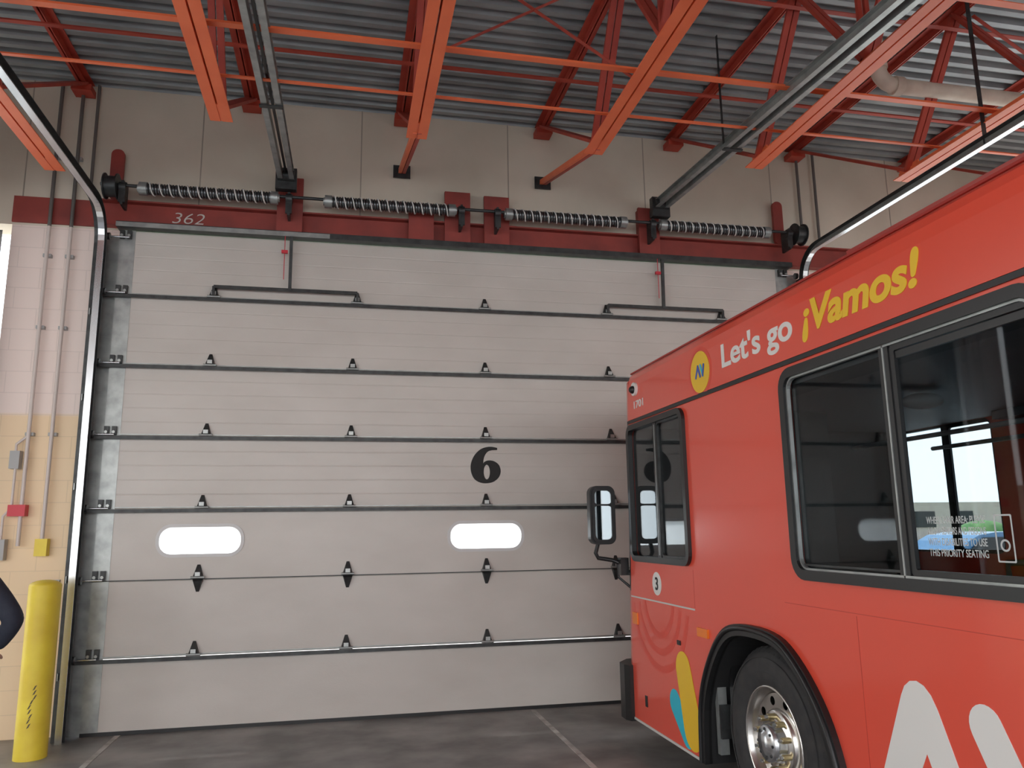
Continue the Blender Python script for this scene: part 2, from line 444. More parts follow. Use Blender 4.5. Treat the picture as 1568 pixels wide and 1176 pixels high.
# ------------------------------------------------------------------ door tracks
def track(name, x, sg, ytop=7.62, yend=.2, zh=4.73):
    b = B(name)
    R = .32; path = [(ytop,0.0),(ytop,zh-R)]
    for i in range(1,9):
        t = math.pi/2*i/8; path.append((ytop-R+R*math.cos(t), zh-R+R*math.sin(t)))
    path.append((yend, zh+.05))
    def strip(dx0, dx1, o0, o1, k):
        vs = []
        for i,(y,z) in enumerate(path):
            a = Vector(path[max(i-1,0)]); c_ = Vector(path[min(i+1,len(path)-1)]); t = (c_-a).normalized(); n = Vector((t.y,-t.x))
            for dx, o in ((dx0,o0),(dx1,o0),(dx1,o1),(dx0,o1)):
                vs.append((x+dx*sg, y+n.x*o, z+n.y*o))
        fs = []
        for i in range(len(path)-1):
            for j in range(4): fs.append((i*4+j,i*4+(j+1)%4,(i+1)*4+(j+1)%4,(i+1)*4+j))
        fs += [(0,1,2,3),(len(vs)-4,len(vs)-3,len(vs)-2,len(vs)-1)]
        b.add(vs, fs, k)
    strip(0,.006,-.04,.04,'galv')           # web
    strip(0,.055,.036,.042,'dark'); strip(0,.055,-.042,-.036,'bright')
    strip(-.05,0,.02,.028,'dark')
    b.box((x-sg*.03,7.66,0),(x-sg*.024,YW-.012,4.5),'dark')
    b.box((x-sg*.03,YW-.020,0),(x+sg*.12,YW-.012,4.55),'galv')
    for z in (.5,1.3,2.1,2.9,3.7):
        b.box((x-sg*.03,7.60,z),(x-sg*.022,7.80,z+.06),'galv')
        b.cyl((x-sg*.045,7.66,z+.03),(x-sg*.02,7.66,z+.03),.014,'dark',8)
    for yy in (5.0,2.2):
        b.box((x-.02,yy-.02,zh),(x+.02,yy-.015,6.1),'dark')
    return b.done()
track('door_track', -2.30, 1)
track('door_track', 5.05, -1)
track('door_track', -3.24, -1)
# neighbouring door raised overhead
o = B('door_2')
for i in range(7):
    y1 = 7.1-i*.66; o.box((-10.15,y1-.65,4.66),(-3.32,y1,4.70),'door')
    o.box((-10.15,y1-.655,4.63),(-3.32,y1-.64,4.67),'dark')
    for xx in (-9.4,-8,-6.7,-5.3,-4): o.box((xx-.04,y1-.72,4.62),(xx+.04,y1-.60,4.66),'dark')
o.done()

# ------------------------------------------------------------------ header steel
h = B('header_beam')
h.box((-3.14,7.835,4.64),(6.2,YW-.004,4.90),'header')
h.box((-2.42,7.76,4.885),(6.2,7.835,4.90),'header'); h.box((-2.42,7.76,4.64),(6.2,7.835,4.655),'header')
h.box((DX0-.02,7.70,4.605),(DX1+.03,7.835,4.615),'dark'); h.box((DX0-.02,7.695,4.605),(DX1+.03,7.70,4.66),'dark')
h.box((DX0-.02,7.688,4.605),(-.2,7.694,4.65),'galv')
for x, z1, wd in ((-.60,5.24,.25),(.72,4.97,.26),(1.10,5.22,.27),(1.52,5.20,.27),(3.24,5.20,.24)):
    h.box((x-wd/2,7.72,4.665),(x+wd/2,7.758,z1),'header')
    h.box((x-wd/2+.02,7.758,4.665),(x-wd/2+.03,YW-.004,z1),'header'); h.box((x+wd/2-.03,7.758,4.665),(x+wd/2-.02,YW-.004,z1),'header')
for x in (-2.24,4.86): h.extrude(rr(x-.06,x+.06,4.9,5.42,.055,5),'y',7.76,7.80,'header')
hb = h.done()
text('chalk_number','362','chalk',(-1.72,7.83,4.72),(1,0,0),(0,0,1),.16,width=.30,height=.11,off=-.002,shear=.2,parent=hb)

t = B('torsion_spring_assembly'); ys, zs = 7.58, 4.95
t.cyl((-2.32,ys,zs+.02),(5.08,ys,zs+.02),.016,'dark',12)
def helix(x0, x1, r, wire, pitch, k, seg=14, n=5, dz=0):
    turns = (x1-x0)/pitch; N_ = int(turns*seg)
    t.tube([(x0+(x1-x0)*i/N_, ys+r*math.cos(2*math.pi*turns*i/N_), zs+dz+r*math.sin(2*math.pi*turns*i/N_)) for i in range(N_+1)], wire, k, n)
for x0, x1 in ((-1.94,-.74),(-.22,1.02),(1.62,2.88),(3.34,4.58)):
    t.cyl((x0,ys,zs),(x1,ys,zs),.046,'black',16)
    helix(x0, x1, .047, .012, .026, 'spring')
    helix(x0+.03, x1-.03, .0605, .0065, .085, 'white', 20, 5)  # white paint line on the coils, doubling as their painted diagonal sheen
    for xx in (x0, x1):
        t.cyl((xx-.035,ys,zs),(xx+.035,ys,zs),.064,'galv',16); t.cyl((xx-.05,ys,zs),(xx+.05,ys,zs),.04,'galv',12)
for x in (-.60,1.12,1.50,3.22,-2.12,4.86):
    t.box((x-.012,ys-.03,zs-.18),(x+.012,7.715,zs+.06),'dark'); t.cyl((x-.03,ys,zs),(x+.03,ys,zs),.05,'dark',14)
    t.beam((x,ys-.02,zs-.16),(x,ys-.02,zs-.02),.06,.02,'dark')
for x, s in ((-2.22,1),(4.98,-1)):
    t.cyl((x-.05,ys,zs),(x+.05,ys,zs),.10,'dark',20); t.cyl((x-.06,ys,zs),(x-.05,ys,zs),.125,'dark',20); t.cyl((x+.05,ys,zs),(x+.06,ys,zs),.125,'dark',20)
t.done()

# trolley rails
def rail(x):
    r = B('door_operator_rail'); z0, z1 = 5.16, 4.70; y0, y1 = 7.55, 1.2
    for s in (-1,1):
        r.beam((x+s*.035,y0,z0),(x+s*.035,y1,z1),.008,.085,'galv')
        r.beam((x+s*.055,y0,z0+.04),(x+s*.055,y1,z1+.04),.045,.007,'galv')
        r.beam((x+s*.055,y0,z0-.04),(x+s*.055,y1,z1-.04),.045,.007,'galv')
    r.beam((x,y0,z0+.02),(x,y1,z1+.02),.02,.02,'black')
    r.box((x-.10,7.50,5.02),(x+.10,7.58,5.24),'dark'); r.cyl((x-.08,7.5,5.16),(x+.08,7.5,5.16),.06,'dark',16)
    r.box((x-.05,7.58,5.08),(x+.05,7.715,5.16),'dark')
    for yy in (5.9,2.2):
        zz = z0+(z1-z0)*(y0-yy)/(y0-y1)
        r.box((x-.085,yy-.015,zz),(x-.08,yy+.015,6.1),'dark')
        r.box((x-.09,yy-.02,zz-.06),(x+.09,yy+.02,zz-.048),'dark')
    return r.done()
rail(-.63); rail(3.30)

# ------------------------------------------------------------------ pipes
p = B('ceiling_pipe'); pts = [(4.58,5.55,6.11),(4.58,5.55,5.72)]
for i in range(1,7):
    a = math.pi/2*i/6; pts.append((4.58+.16-.16*math.cos(a),5.55,5.72-.16*math.sin(a)))
pts.append((XR-.05,5.55,5.56)); p.tube(pts,.068,'pipe',14)
p.cyl((4.58,5.55,5.70),(4.58,5.55,5.78),.084,'pipe',14); p.cyl((4.72,5.55,5.56),(4.80,5.55,5.56),.084,'pipe',14)
for xx in (6.4,8.8): p.box((xx-.02,5.48,5.50),(xx+.02,5.485,6.1),'dark')
p.done()
p = B('electrical_conduit')
yc_ = 7.80
for x, zb, r in ((-2.80,1.62,.017),(-2.61,1.66,.017)):
    p.tube([(x,yc_,zb),(x,yc_,4.60)],r,'cond',10); p.tube([(x,yc_,4.60),(x,yc_,6.1)],r,'conddk',10)
    for z in (2.6,3.6,4.3,5.3):
        p.box((x-.035,yc_+.01,z),(x+.035,YW-.002,z+.03),'greybox')
p.tube([(-2.47,yc_,4.95),(-2.47,yc_,6.1)],.015,'conddk',10)
p.box((-2.93,7.78,2.30),(-2.85,YW-.002,2.46),'greybox'); p.box((-2.90,7.77,1.88),(-2.76,YW-.002,1.98),'redbox')
p.box((-2.98,7.78,1.50),(-2.90,YW-.002,1.68),'greybox'); p.box((-2.66,7.78,1.53),(-2.56,YW-.002,1.68),'boll')
p.tube([(-2.89,yc_,2.46),(-2.89,yc_,2.52),(-2.80,yc_,2.6)],.012,'cond',8)
p.tube([(-2.94,yc_,1.68),(-2.94,yc_,1.88),(-2.88,yc_,1.95),(-2.88,yc_,2.3)],.012,'cond',8)
p.box((-2.58,7.84,1.0),(-2.45,YW-.002,1.32),'greybox')
for x in (5.18,5.40): p.tube([(x,yc_,5.0),(x,yc_,6.1)],.017,'conddk',10)
p.done()

# ------------------------------------------------------------------ bollard
bx_, by_, br_ = -2.35, 7.2, .118
b = B('bollard'); b.cyl((bx_,by_,0),(bx_,by_,1.31),br_,'boll',40,caps=False)
b.ellipsoid((bx_,by_,1.31),(br_,br_,.045),'boll',40,10)
for i in range(9):
    a = -1.42+random.uniform(-.16,.16); z = .26+i*.035; rs = br_+.0015
    b.add([(bx_+rs*math.cos(a+q*.12),by_+rs*math.sin(a+q*.12),z+e*.012+q*.02) for q,e in ((-1,0),(0,-1),(1,0),(0,1))],[(0,1,2,3)],'scuff')
b.done()

# ------------------------------------------------------------------ BUS
bus = empty('transit_bus')
BX, BX2, YR = 2.30, 4.85, -3.0
ML = Matrix(((0,0,-1,BX),(-1,0,0,0),(0,1,0,0),(0,0,0,1)))
def MLx(x): 
    m = ML.copy(); m[0][3] = x; return m
def yz(pts): return [(-y,z) for y,z in pts]
archF = smooth_path([(3.42,.23),(3.46,.55),(3.58,.82),(3.80,1.04),(4.03,1.135),(4.43,1.135),(4.66,1.04),(4.86,.82),(4.97,.58),(5.0,.23)],5)
archR = [(y-4.26,z) for y,z in archF]
outer = [(YR,2.55),(YR,.23)] + archR + archF + [(6.28,.23),(6.12,2.55)]
wins = [(2.10,3.76),(.34,2.0),(-1.42,.24),(-2.85,-1.52)]
ZW0, ZW1 = 1.43, 2.52
def sidebody(b, x, col='bus'):
    holes = [yz(rr(a+.03,c_-.03,ZW0+.03,ZW1-.03,.08)) for a,c_ in wins] + [yz(rr(5.05,6.10,1.47,2.50,.07))]
    b.plate(yz(outer), holes, MLx(x), .03, col)
b = B('body_shell')
sidebody(b, BX+.015); sidebody(b, BX2-.015)
cove = [(2.30,2.575),(2.30,2.84),(2.305,2.90),(2.325,2.945),(2.36,2.98),(2.45,3.02),(2.65,3.05),(3.575,3.07)]
cove = cove + [(7.15-x,z) for x,z in cove[::-1][1:]]
b.extrude(cove,'y',YR,6.10,'bus',smooth=False)
b.box((2.32,YR,.23),(4.83,YR+.04,3.0),'bus')
b.box((2.31,YR,2.55),(4.84,6.10,2.575),'black')
b.box((2.290,YR,2.545),(2.31,6.12,2.569),'black'); b.box((4.84,YR,2.545),(4.86,6.12,2.569),'black')
b.beam((2.333,YR,2.968),(2.333,6.1,2.968),.012,.012,'busd')
b.extrude([(2.52,3.03),(2.50,3.085),(2.58,3.12),(4.57,3.12),(4.65,3.085),(4.63,3.03)],'y',YR+.1,3.4,'busd')
# front cap with slope
def plan(z, g=0):
    yf = 6.28-.0687*(z-.23)
    P = [(2.30,yf),(2.315,yf+.07),(2.36,yf+.125),(2.45,yf+.16),(2.9,yf+.20),(3.575,yf+.22)]
    return [(x,y) for x,y in P] + [(7.15-x,y) for x,y in P[::-1][1:]]
def band(z0, z1, k):
    a, c_ = plan(z0), plan(z1); n = len(a)
    b.add([(x,y,z0) for x,y in a]+[(x,y,z1) for x,y in c_], [(i,i+1,n+i+1,n+i) for i in range(n-1)], k, True)
band(.23,1.2,'bus'); band(1.2,2.548,'black'); band(2.548,2.575,'black'); band(2.575,2.9,'bus')
b.add([(x,y,2.9) for x,y in plan(2.9)]+[(2.36,6.10,2.98),(4.79,6.10,2.98)], [tuple(range(11))], 'bus')
b.add([(2.36,6.08,2.98),(4.79,6.08,2.98)]+[(4.85,6.09,2.9),(2.30,6.09,2.9)], [(0,1,2,3)], 'bus')
b.add([(2.3,6.10,2.575),(2.3,6.125,2.575),(2.3,6.105,2.9),(2.3,6.09,2.9)], [(0,1,2,3)], 'bus')
b.extrude([(2.27,6.24),(2.245,6.30),(2.25,6.42),(2.36,6.56),(2.7,6.64),(4.45,6.64),(4.79,6.56),(4.90,6.42),(4.90,6.24)],'z',.20,.62,'black')
# panel seams
for y in (3.30,1.55,-.2):
    b.box((BX-.0008,y-.0018,.25),(BX+.001,y+.0018,1.29),'seam')
b.box((BX-.0008,5.02-.0018,1.17),(BX+.001,5.02+.0018,1.42),'seam')
b.box((BX-.003,5.02,1.155),(BX+.001,6.21,1.166),'innerl')
b.box((BX-.0008,YR,1.30),(BX+.001,3.9,1.303),'seam')
b.box((BX-.012,3.42,.225),(BX+.02,0.75,.235),'innerl'); b.box((BX-.006,5.0,.215),(BX+.02,6.27,.232),'innerl')
# arch trims
for ar in (archF, archR):
    cy = sum(p_[0] for p_ in ar)/len(ar)
    inn = [(cy+(y-cy)*.90, .23+(z-.23)*.93) for y,z in ar]
    b.plate(yz(ar+inn[::-1]), [], MLx(BX-.008), .05, 'black')
    mid = [(cy+(y-cy)*.965, .23+(z-.23)*.975) for y,z in ar]
    b.tube([(BX-.035,y,z) for y,z in mid], .014, 'black', 8)
    n = len(inn)
    b.add([(BX,y,z) for y,z in inn]+[(BX+.55,y,z) for y,z in inn], [(i,i+1,n+i+1,n+i) for i in range(n-1)], 'matte')
    b.add([(BX+.55,y,z) for y,z in inn], [tuple(range(n))], 'matte')
    b.box((BX+.04,cy+.62,.30),(BX+.10,cy+.66,.80),'galv'); b.box((BX+.04,cy+.59,.40),(BX+.2,cy+.61,.60),'dark')
# marker lights
b.box((BX-.015,4.83,1.0),(BX,4.98,1.055),'amber'); b.box((BX-.01,6.08,.95),(BX,6.18,1.04),'amber')
b.box((BX-.008,5.28,.90),(BX,5.33,.93),'black'); b.box((BX-.006,5.95,.36),(BX,5.99,.44),'black')
b.cyl((BX-.02,5.93,2.81),(BX,5.93,2.81),.055,'white',20); b.ellipsoid((BX-.022,5.93,2.805),(.035,.032,.032),'black',16,10)
b.done(bus)

# side windows
wn = B('side_windows')
def ring(y0,y1,z0,z1,r,t_,x,dep,k): wn.plate(yz(rr(y0,y1,z0,z1,r)), [yz(rr(y0+t_,y1-t_,z0+t_,z1-t_,max(r-t_,.01)))], MLx(x), dep, k)
for side in (0,1):
    def X(v): return v if side == 0 else 7.15-v
    for a, c_ in wins:
        ring(a,c_,ZW0,ZW1,.11,.05,X(BX-.008),.045,'black')
        ring(a+.05,c_-.05,ZW0+.05,ZW1-.05,.07,.010,X(BX-.006),.02,'galv')
        ym = (a+c_)/2
        wn.box((X(BX-.012),ym-.03,ZW0+.04),(X(BX+.02),ym+.03,ZW1-.04),'black')
        wn.box((X(BX-.016),ym-.004,ZW0+.05),(X(BX-.012),ym+.004,ZW1-.05),'galv')
        ring(a+.055,ym-.03,ZW0+.055,ZW1-.055,.03,.03,X(BX+.004),.02,'black')
        wn.box((X(BX),a+.06,2.40),(X(BX+.015),ym-.04,2.43),'black')
        wn.box((X(BX-.005),a+.06,ZW0+.07),(X(BX),c_-.06,ZW0+.08),'dark')
        wn.plate(yz(rr(a+.04,c_-.04,ZW0+.04,ZW1-.04,.07)), [], MLx(X(BX+.012)), .004, 'glass')
    ring(5.02,6.13,1.44,2.53,.09,.045,X(BX-.006),.04,'black')
    wn.box((X(BX-.012),5.52,1.48),(X(BX+.02),5.58,2.49),'black'); wn.box((X(BX-.015),5.546,1.5),(X(BX-.012),5.554,2.47),'galv')
    ring(5.06,5.53,1.48,2.49,.05,.02,X(BX+.002),.02,'dark')
    wn.plate(yz(rr(5.05,6.10,1.47,2.50,.06)), [], MLx(X(BX+.012)), .004, 'glass')
wn.done(bus)
for i, ln in enumerate(('WHEELCHAIR AREA: PLEASE','ALLOW SENIORS AND PERSONS','WITH DISABILITIES TO USE','THIS PRIORITY SEATING')):
    text('notice_sticker', ln, 'sticker', (BX+.008,2.80,1.70-i*.042),(0,-1,0),(0,0,1),.04,width=.30,off=.0004,ext=.0003,parent=bus)
ns = B('notice_pictogram'); ns.plate(yz(rr(2.38,2.46,1.56,1.73,.006)),[yz(rr(2.386,2.454,1.566,1.724,.004))],MLx(BX+.008),.001,'sticker'); 
ns.plate(yz(circ(2.42,1.62,.022,20)),[yz(circ(2.42,1.62,.015,20))],MLx(BX+.008),.001,'sticker'); ns.done(bus)

# interior
n_ = B('interior')
n_.box((2.88,YR+.05,.30),(4.27,6.1,.38),'inner')
for a, c_ in ((YR+.05,-.86),(.76,3.40),(5.02,6.1)):
    n_.box((2.335,a,.30),(2.88,c_,.38),'inner'); n_.box((4.27,a,.30),(4.815,c_,.38),'inner')
for ya in (4.21,-.05):
    n_.box((2.86,ya-.8,.38),(2.88,ya+.8,1.16),'inner'); n_.box((2.34,ya-.8,1.14),(2.88,ya+.8,1.16),'inner')
    n_.box((4.27,ya-.8,.38),(4.29,ya+.8,1.16),'inner'); n_.box((4.27,ya-.8,1.14),(4.81,ya+.8,1.16),'inner')
n_.box((2.335,YR+.05,.38),(2.35,-.9,1.40),'inner'); n_.box((2.335,.8,.38),(2.35,3.35,1.40),'inner')
n_.box((2.34,YR+.05,2.50),(4.81,6.05,2.54),'innerc')
n_.box((2.335,YR+.05,2.44),(2.55,4.8,2.50),'inner'); n_.box((4.60,YR+.05,2.44),(4.81,4.8,2.50),'inner')
n_.box((2.40,4.75,.38),(3.22,4.79,2.46),'black')
n_.ellipsoid((3.46,4.12,2.44),(.13,.10,.05),'innerl',20,10)
def seat(x0, y):
    n_.extrude(rr(x0,x0+.43,y-.42,y,.06,4),'z',.72,.80,'seat'); n_.extrude(rr(x0,x0+.43,.80,1.48,.08,4),'y',y-.44,y-.38,'seat')
    n_.box((x0+.19,y-.3,.38),(x0+.24,y-.2,.72),'dark'); n_.tube([(x0+.05,y-.41,1.46),(x0+.05,y-.41,1.55),(x0+.38,y-.41,1.55),(x0+.38,y-.41,1.46)],.012,'dark',8)
for y in (3.0,2.2,1.4): seat(2.42,y); seat(2.88,y)
for y in (-1.3,-2.1): seat(2.42,y); seat(2.88,y)
for y in (-1.3,-2.1,1.6,.9): seat(3.95,y); seat(4.37,y)
for x, y in ((3.32,3.05),(3.32,1.4),(3.90,2.2),(3.32,-1.0),(3.9,-.8)): n_.cyl((x,y,.38),(x,y,2.5),.016,'galv',10)
for x in (3.30,3.90): n_.tube([(x,-2.5,2.2),(x,4.6,2.2)],.014,'galv',8)
n_.extrude(rr(2.58,3.05,4.95,5.40,.07,4),'z',.80,.92,'matte'); n_.extrude(rr(2.60,3.03,.92,1.72,.12,5),'y',4.92,5.0,'matte'); n_.box((2.72,5.05,.38),(2.92,5.30,.80),'matte')
n_.tube([(2.82+.22*math.cos(a),5.72+.20*math.sin(a),1.22-.09*math.sin(a)) for a in [2*math.pi*i/24 for i in range(25)]],.016,'black',8)
n_.cyl((2.82,5.72,1.22),(2.82,5.9,.6),.03,'black',10); n_.box((2.45,5.92,.38),(3.5,6.2,1.15),'matte')
n_.done(bus)

# wheels
def wheel(x, yc, sg):
    q = B('wheel'); zc = .49
    q.lathe_x([(.275,.035),(.30,.012),(.34,0),(.41,0),(.445,.012),(.472,.035),(.488,.06),(.488,.10),(.478,.105),(.478,.125),(.488,.13),(.488,.17),(.478,.175),(.478,.19),(.488,.2),(.488,.24),(.46,.275),(.40,.30),(.28,.28)],x,yc,zc,'tire',sg,64)
    for r in (.36,.40,.435): q.lathe_x([(r-.003,.002),(r,-.002),(r+.003,.003)],x,yc,zc,'tire',sg,64)
    for i in range(56):
        a = 2*math.pi*i/56; cc = Vector((0,math.cos(a),math.sin(a))); tt = Vector((0,-math.sin(a),math.cos(a)))
        P0 = Vector((x+sg*.022,yc,zc)); 
        vs = [P0+cc*r+tt*w_*.014+Vector((sg*dx,0,0)) for r,dx in ((.46,0),(.490,.035),(.490,.075),(.45,.03)) for w_ in (-1,1)]
        q.add(vs, [(0,1,3,2),(2,3,5,4),(0,2,4,6),(1,7,5,3)], 'tire')
    q.lathe_x([(.28,.045),(.292,.03),(.29,.018),(.279,.014),(.272,.022),(.262,.05),(.25,.075),(.243,.085)],x,yc,zc,'chrome',sg,56)
    mx = Matrix(((0,0,-1,x+sg*.078),(-1,0,0,yc),(0,1,0,zc),(0,0,0,1)))
    q.plate(circ(0,0,.246,56), [circ(.208*math.cos(a),.208*math.sin(a),.024,16) for a in [2*math.pi*i/10 for i in range(10)]]+[circ(0,0,.17,32)], mx, .012, 'chrome')
    q.lathe_x([(.172,.072),(.165,.055),(.155,.045),(.105,.045),(.10,.04)],x,yc,zc,'chrome',sg,48)
    q.lathe_x([(.246,.12),(.0,.14)],x,yc,zc,'matte',sg,32)
    q.lathe_x([(.105,.045),(.10,.0),(.092,-.02),(.085,-.025),(.06,-.028),(.055,-.04),(0,-.042)],x,yc,zc,'bright',sg,32)
    for i in range(10):
        a = 2*math.pi*(i+.5)/10; yy, zz = yc+.133*math.cos(a), zc+.133*math.sin(a)
        q.cyl((x+sg*.045,yy,zz),(x-sg*.002,yy,zz),.016,'brass',6); q.cyl((x+sg*.0,yy,zz),(x-sg*.018,yy,zz),.010,'bright',8)
    for i in range(8):
        a = 2*math.pi*i/8; q.cyl((x-sg*.022,yc+.074*math.cos(a),zc+.074*math.sin(a)),(x-sg*.032,yc+.074*math.cos(a),zc+.074*math.sin(a)),.008,'dark',6)
    q.cyl((x+sg*.12,yc,zc),(x+sg*.6,yc,zc),.08,'matte',12)
    sc = 1.045
    q.v = [(vx, yc+(vy-yc)*sc, vz*sc) for vx,vy,vz in q.v]
    q.done(bus)
for yc in (4.26,-.02): wheel(BX+.055,yc,1); wheel(BX2-.055,yc,-1)

# mirror
m_ = B('side_mirror')
m_.extrude(rr(2.00,2.22,1.57,2.05,.06,6),'y',6.30,6.38,'black')
m_.plate([(x,z) for x,z in rr(2.015,2.205,1.585,2.035,.05,6)],[[(x,z) for x,z in rr(2.04,2.18,1.61,2.01,.035,6)]],Matrix(((1,0,0,0),(0,0,-1,6.295),(0,1,0,0),(0,0,0,1))),.02,'black')
m_.extrude(rr(2.035,2.185,1.61,1.885,.03,5),'y',6.293,6.302,'mirror')
m_.extrude(rr(2.035,2.185,1.90,2.01,.03,5),'y',6.293,6.302,'mirror')
m_.ellipsoid((2.11,6.38,1.81),(.112,.06,.243),'black',20,12)
m_.tube([(2.08,6.36,1.58),(2.06,6.37,1.50),(2.08,6.37,1.46),(2.20,6.36,1.44),(2.27,6.33,1.41),(2.32,6.28,1.33)],.018,'black',10)
m_.tube([(2.24,6.35,1.44),(2.25,6.36,1.30),(2.33,6.30,1.22)],.011,'black',8)
m_.box((2.24,6.27,1.32),(2.31,6.34,1.46),'black')
m_.done(bus)

# graphics
g = B('livery_graphics')
Mg = MLx(BX-.0015)
for cy_, cz_, rad in ((5.66,1.20,.30),(5.66,1.20,.42),(5.66,1.20,.54)):
    arcp = [(cy_+rad*math.cos(math.radians(a)), cz_+rad*math.sin(math.radians(a))) for a in range(-170,-9,8)]
    arci = [(cy_+(rad-.05)*math.cos(math.radians(a)), cz_+(rad-.05)*math.sin(math.radians(a))) for a in range(-170,-9,8)]
    g.plate(yz(arcp+arci[::-1]),[],MLx(BX-.0004),.0006,'arc')
g.plate(yz(circ(4.74,2.715,.17,40)),[yz(circ(4.74,2.715,.15,40))],MLx(BX-.0005),.0006,'arc')
g.plate(yz(circ(4.74,2.715,.14,40)),[],Mg,.002,'yellow')
for q_, (p0, p1, k) in enumerate((((4.80,2.685),(4.765,2.755),'blue'),((4.765,2.755),(4.735,2.685),'blue'),((4.725,2.755),(4.695,2.685),'cyan'),((4.695,2.685),(4.675,2.75),'blue'))):
    g.plate(capsule((-p0[0],p0[1]),(-p1[0],p1[1]),.011,.011,6),[],MLx(BX-.0032-.0007*q_),.001,k)
g.plate(yz(circ(5.66,1.29,.085,32)),[],Mg,.002,'white')
g.plate(capsule((-5.26,.745),(-5.15,.385),.118,.14),[],MLx(BX-.002),.002,'yellow')
g.plate(capsule((-5.43,.50),(-5.24,.335),.088,.095),[],MLx(BX-.0005),.001,'cyan')
lam = [(3.33,.40),(3.045,1.0),(3.02,1.04),(2.985,1.065),(2.945,1.072),(2.905,1.06),(2.87,1.03),(2.84,.98),(2.60,.42),(2.76,.42),(2.925,.80),(3.15,.40)]
g.plate(yz(lam),[],Mg,.002,'white')
g.plate(capsule((-2.60,.97),(-2.24,.30),.080,.080),[],Mg,.002,'white')
g.done(bus)
text('lettering_lets_go',"Let's go",'white',(BX-.002,4.425,2.68),(0,-1,0),(0,0,1),.205,width=.80,off=.0045,parent=bus)
text('lettering_vamos',"\u00a1Vamos!",'yellow',(BX-.002,3.535,2.675),(0,-1,0),(0,0,1),.22,width=.87,off=.0075,shear=.2,parent=bus)
text('fleet_number',"1701",'white',(BX-.002,5.97,2.655),(0,-1,0),(0,0,1),.085,width=.20,off=.001,parent=bus)
text('route_number',"3",'num',(BX-.004,5.66,1.29),(0,-1,0),(0,0,1),.13,off=.002,center=True,parent=bus)

# ------------------------------------------------------------------ person (mostly outside the left edge)
pe = empty('standing_person')
def skin(name, V, E, R, k, sub=2):
    me = bpy.data.meshes.new(name); me.from_pydata(V, E, []); ob = bpy.data.objects.new(name, me); COL.objects.link(ob)
    sk = ob.modifiers.new('skin','SKIN'); sk.use_smooth_shade = True
    for i, r in enumerate(R):
        me.skin_vertices[0].data[i].radius = (r, r) if not isinstance(r, tuple) else r
    me.skin_vertices[0].data[0].use_root = True
    sb = ob.modifiers.new('sub','SUBSURF'); sb.levels = sub; sb.render_levels = sub
    me.materials.append(M[k]); ob.parent = pe; return ob
px, py = -2.245, 5.4
V = [(px,py,.98),(px,py,1.12),(px,py,1.28),(px,py,1.41),(px,py,1.50),
     (px+.17,py,1.43),(px+.345,py-.03,1.21),(px+.21,py+.08,1.05),
     (px-.17,py,1.43),(px-.24,py+.02,1.16),(px-.25,py+.10,.92)]
E = [(0,1),(1,2),(2,3),(3,4),(3,5),(5,6),(6,7),(3,8),(8,9),(9,10)]
skin('jacket',V,E,[(.17,.12),(.165,.115),(.18,.125),(.15,.10),.06,.075,.066,.05,.075,.06,.045],'navy')
V = [(px,py,.95),(px+.09,py,.88),(px+.10,py,.5),(px+.10,py-.02,.09),(px+.11,py+.13,.05),(px-.09,py,.88),(px-.11,py,.5),(px-.12,py-.02,.09),(px-.13,py+.13,.05)]
skin('trousers',V,[(0,1),(1,2),(2,3),(0,5),(5,6),(6,7)],[(.16,.12),.095,.07,.055,.04,.095,.07,.055,.04][:9],'trous')
hd = B('head')
def face(p_):
    q_ = p_.copy()
    if q_.z < -.02: q_.x *= 1-(-q_.z-.02)*2.2
    return q_
hd.ellipsoid((px,py+.01,1.68),(.075,.098,.12),'skin',24,16,face)
hd.ellipsoid((px,py-.01,1.71),(.083,.10,.105),'hair',24,14)
hd.ellipsoid((px,py+.112,1.67),(.014,.022,.024),'skin',12,8); hd.ellipsoid((px,py+.098,1.625),(.026,.01,.007),'redbox',12,6)
for s in (-1,1):
    hd.ellipsoid((px+s*.03,py+.098,1.695),(.012,.008,.007),'white',10,6); hd.ellipsoid((px+s*.03,py+.105,1.695),(.005,.004,.005),'num',8,6)
    hd.ellipsoid((px+s*.077,py+.005,1.675),(.012,.022,.032),'skin',10,8)
    hd.ellipsoid((px+s*.11,py+.06,.045),(.048,.135,.045),'black',14,8)
hd.cyl((px,py,1.46),(px,py,1.62),.055,'skin',16)
hd.done(pe)
for s, hc, dr in ((1,(px+.19,py+.11,1.0),(-.45,.75,-.45)),(-1,(px-.25,py+.11,.87),(0,.25,-.95))):
    c0 = Vector(hc); dd = Vector(dr).normalized(); sd = dd.cross(Vector((1,0,0)) if s<0 else Vector((0,0,1))).normalized()
    V = [c0, c0+dd*.05]; E = [(0,1)]; R = [.026,.030]
    for j in range(4):
        o_ = sd*((j-1.5)*.02); L_ = (.075,.085,.08,.062)[j]; b0 = len(V); bend = Vector((-.3*s,0,-.3))
        V += [c0+dd*.085+o_, c0+dd*(.085+L_*.5)+o_+bend*.01, c0+dd*(.085+L_)+o_+bend*.04]; E += [(1,b0),(b0,b0+1),(b0+1,b0+2)]; R += [.009,.0085,.007]
    b0 = len(V); V += [c0+dd*.03+sd*.045, c0+dd*.07+sd*.06]; E += [(0,b0),(b0,b0+1)]; R += [.011,.009]
    skin('hand',[tuple(v) for v in V],E,R,'skin',1)

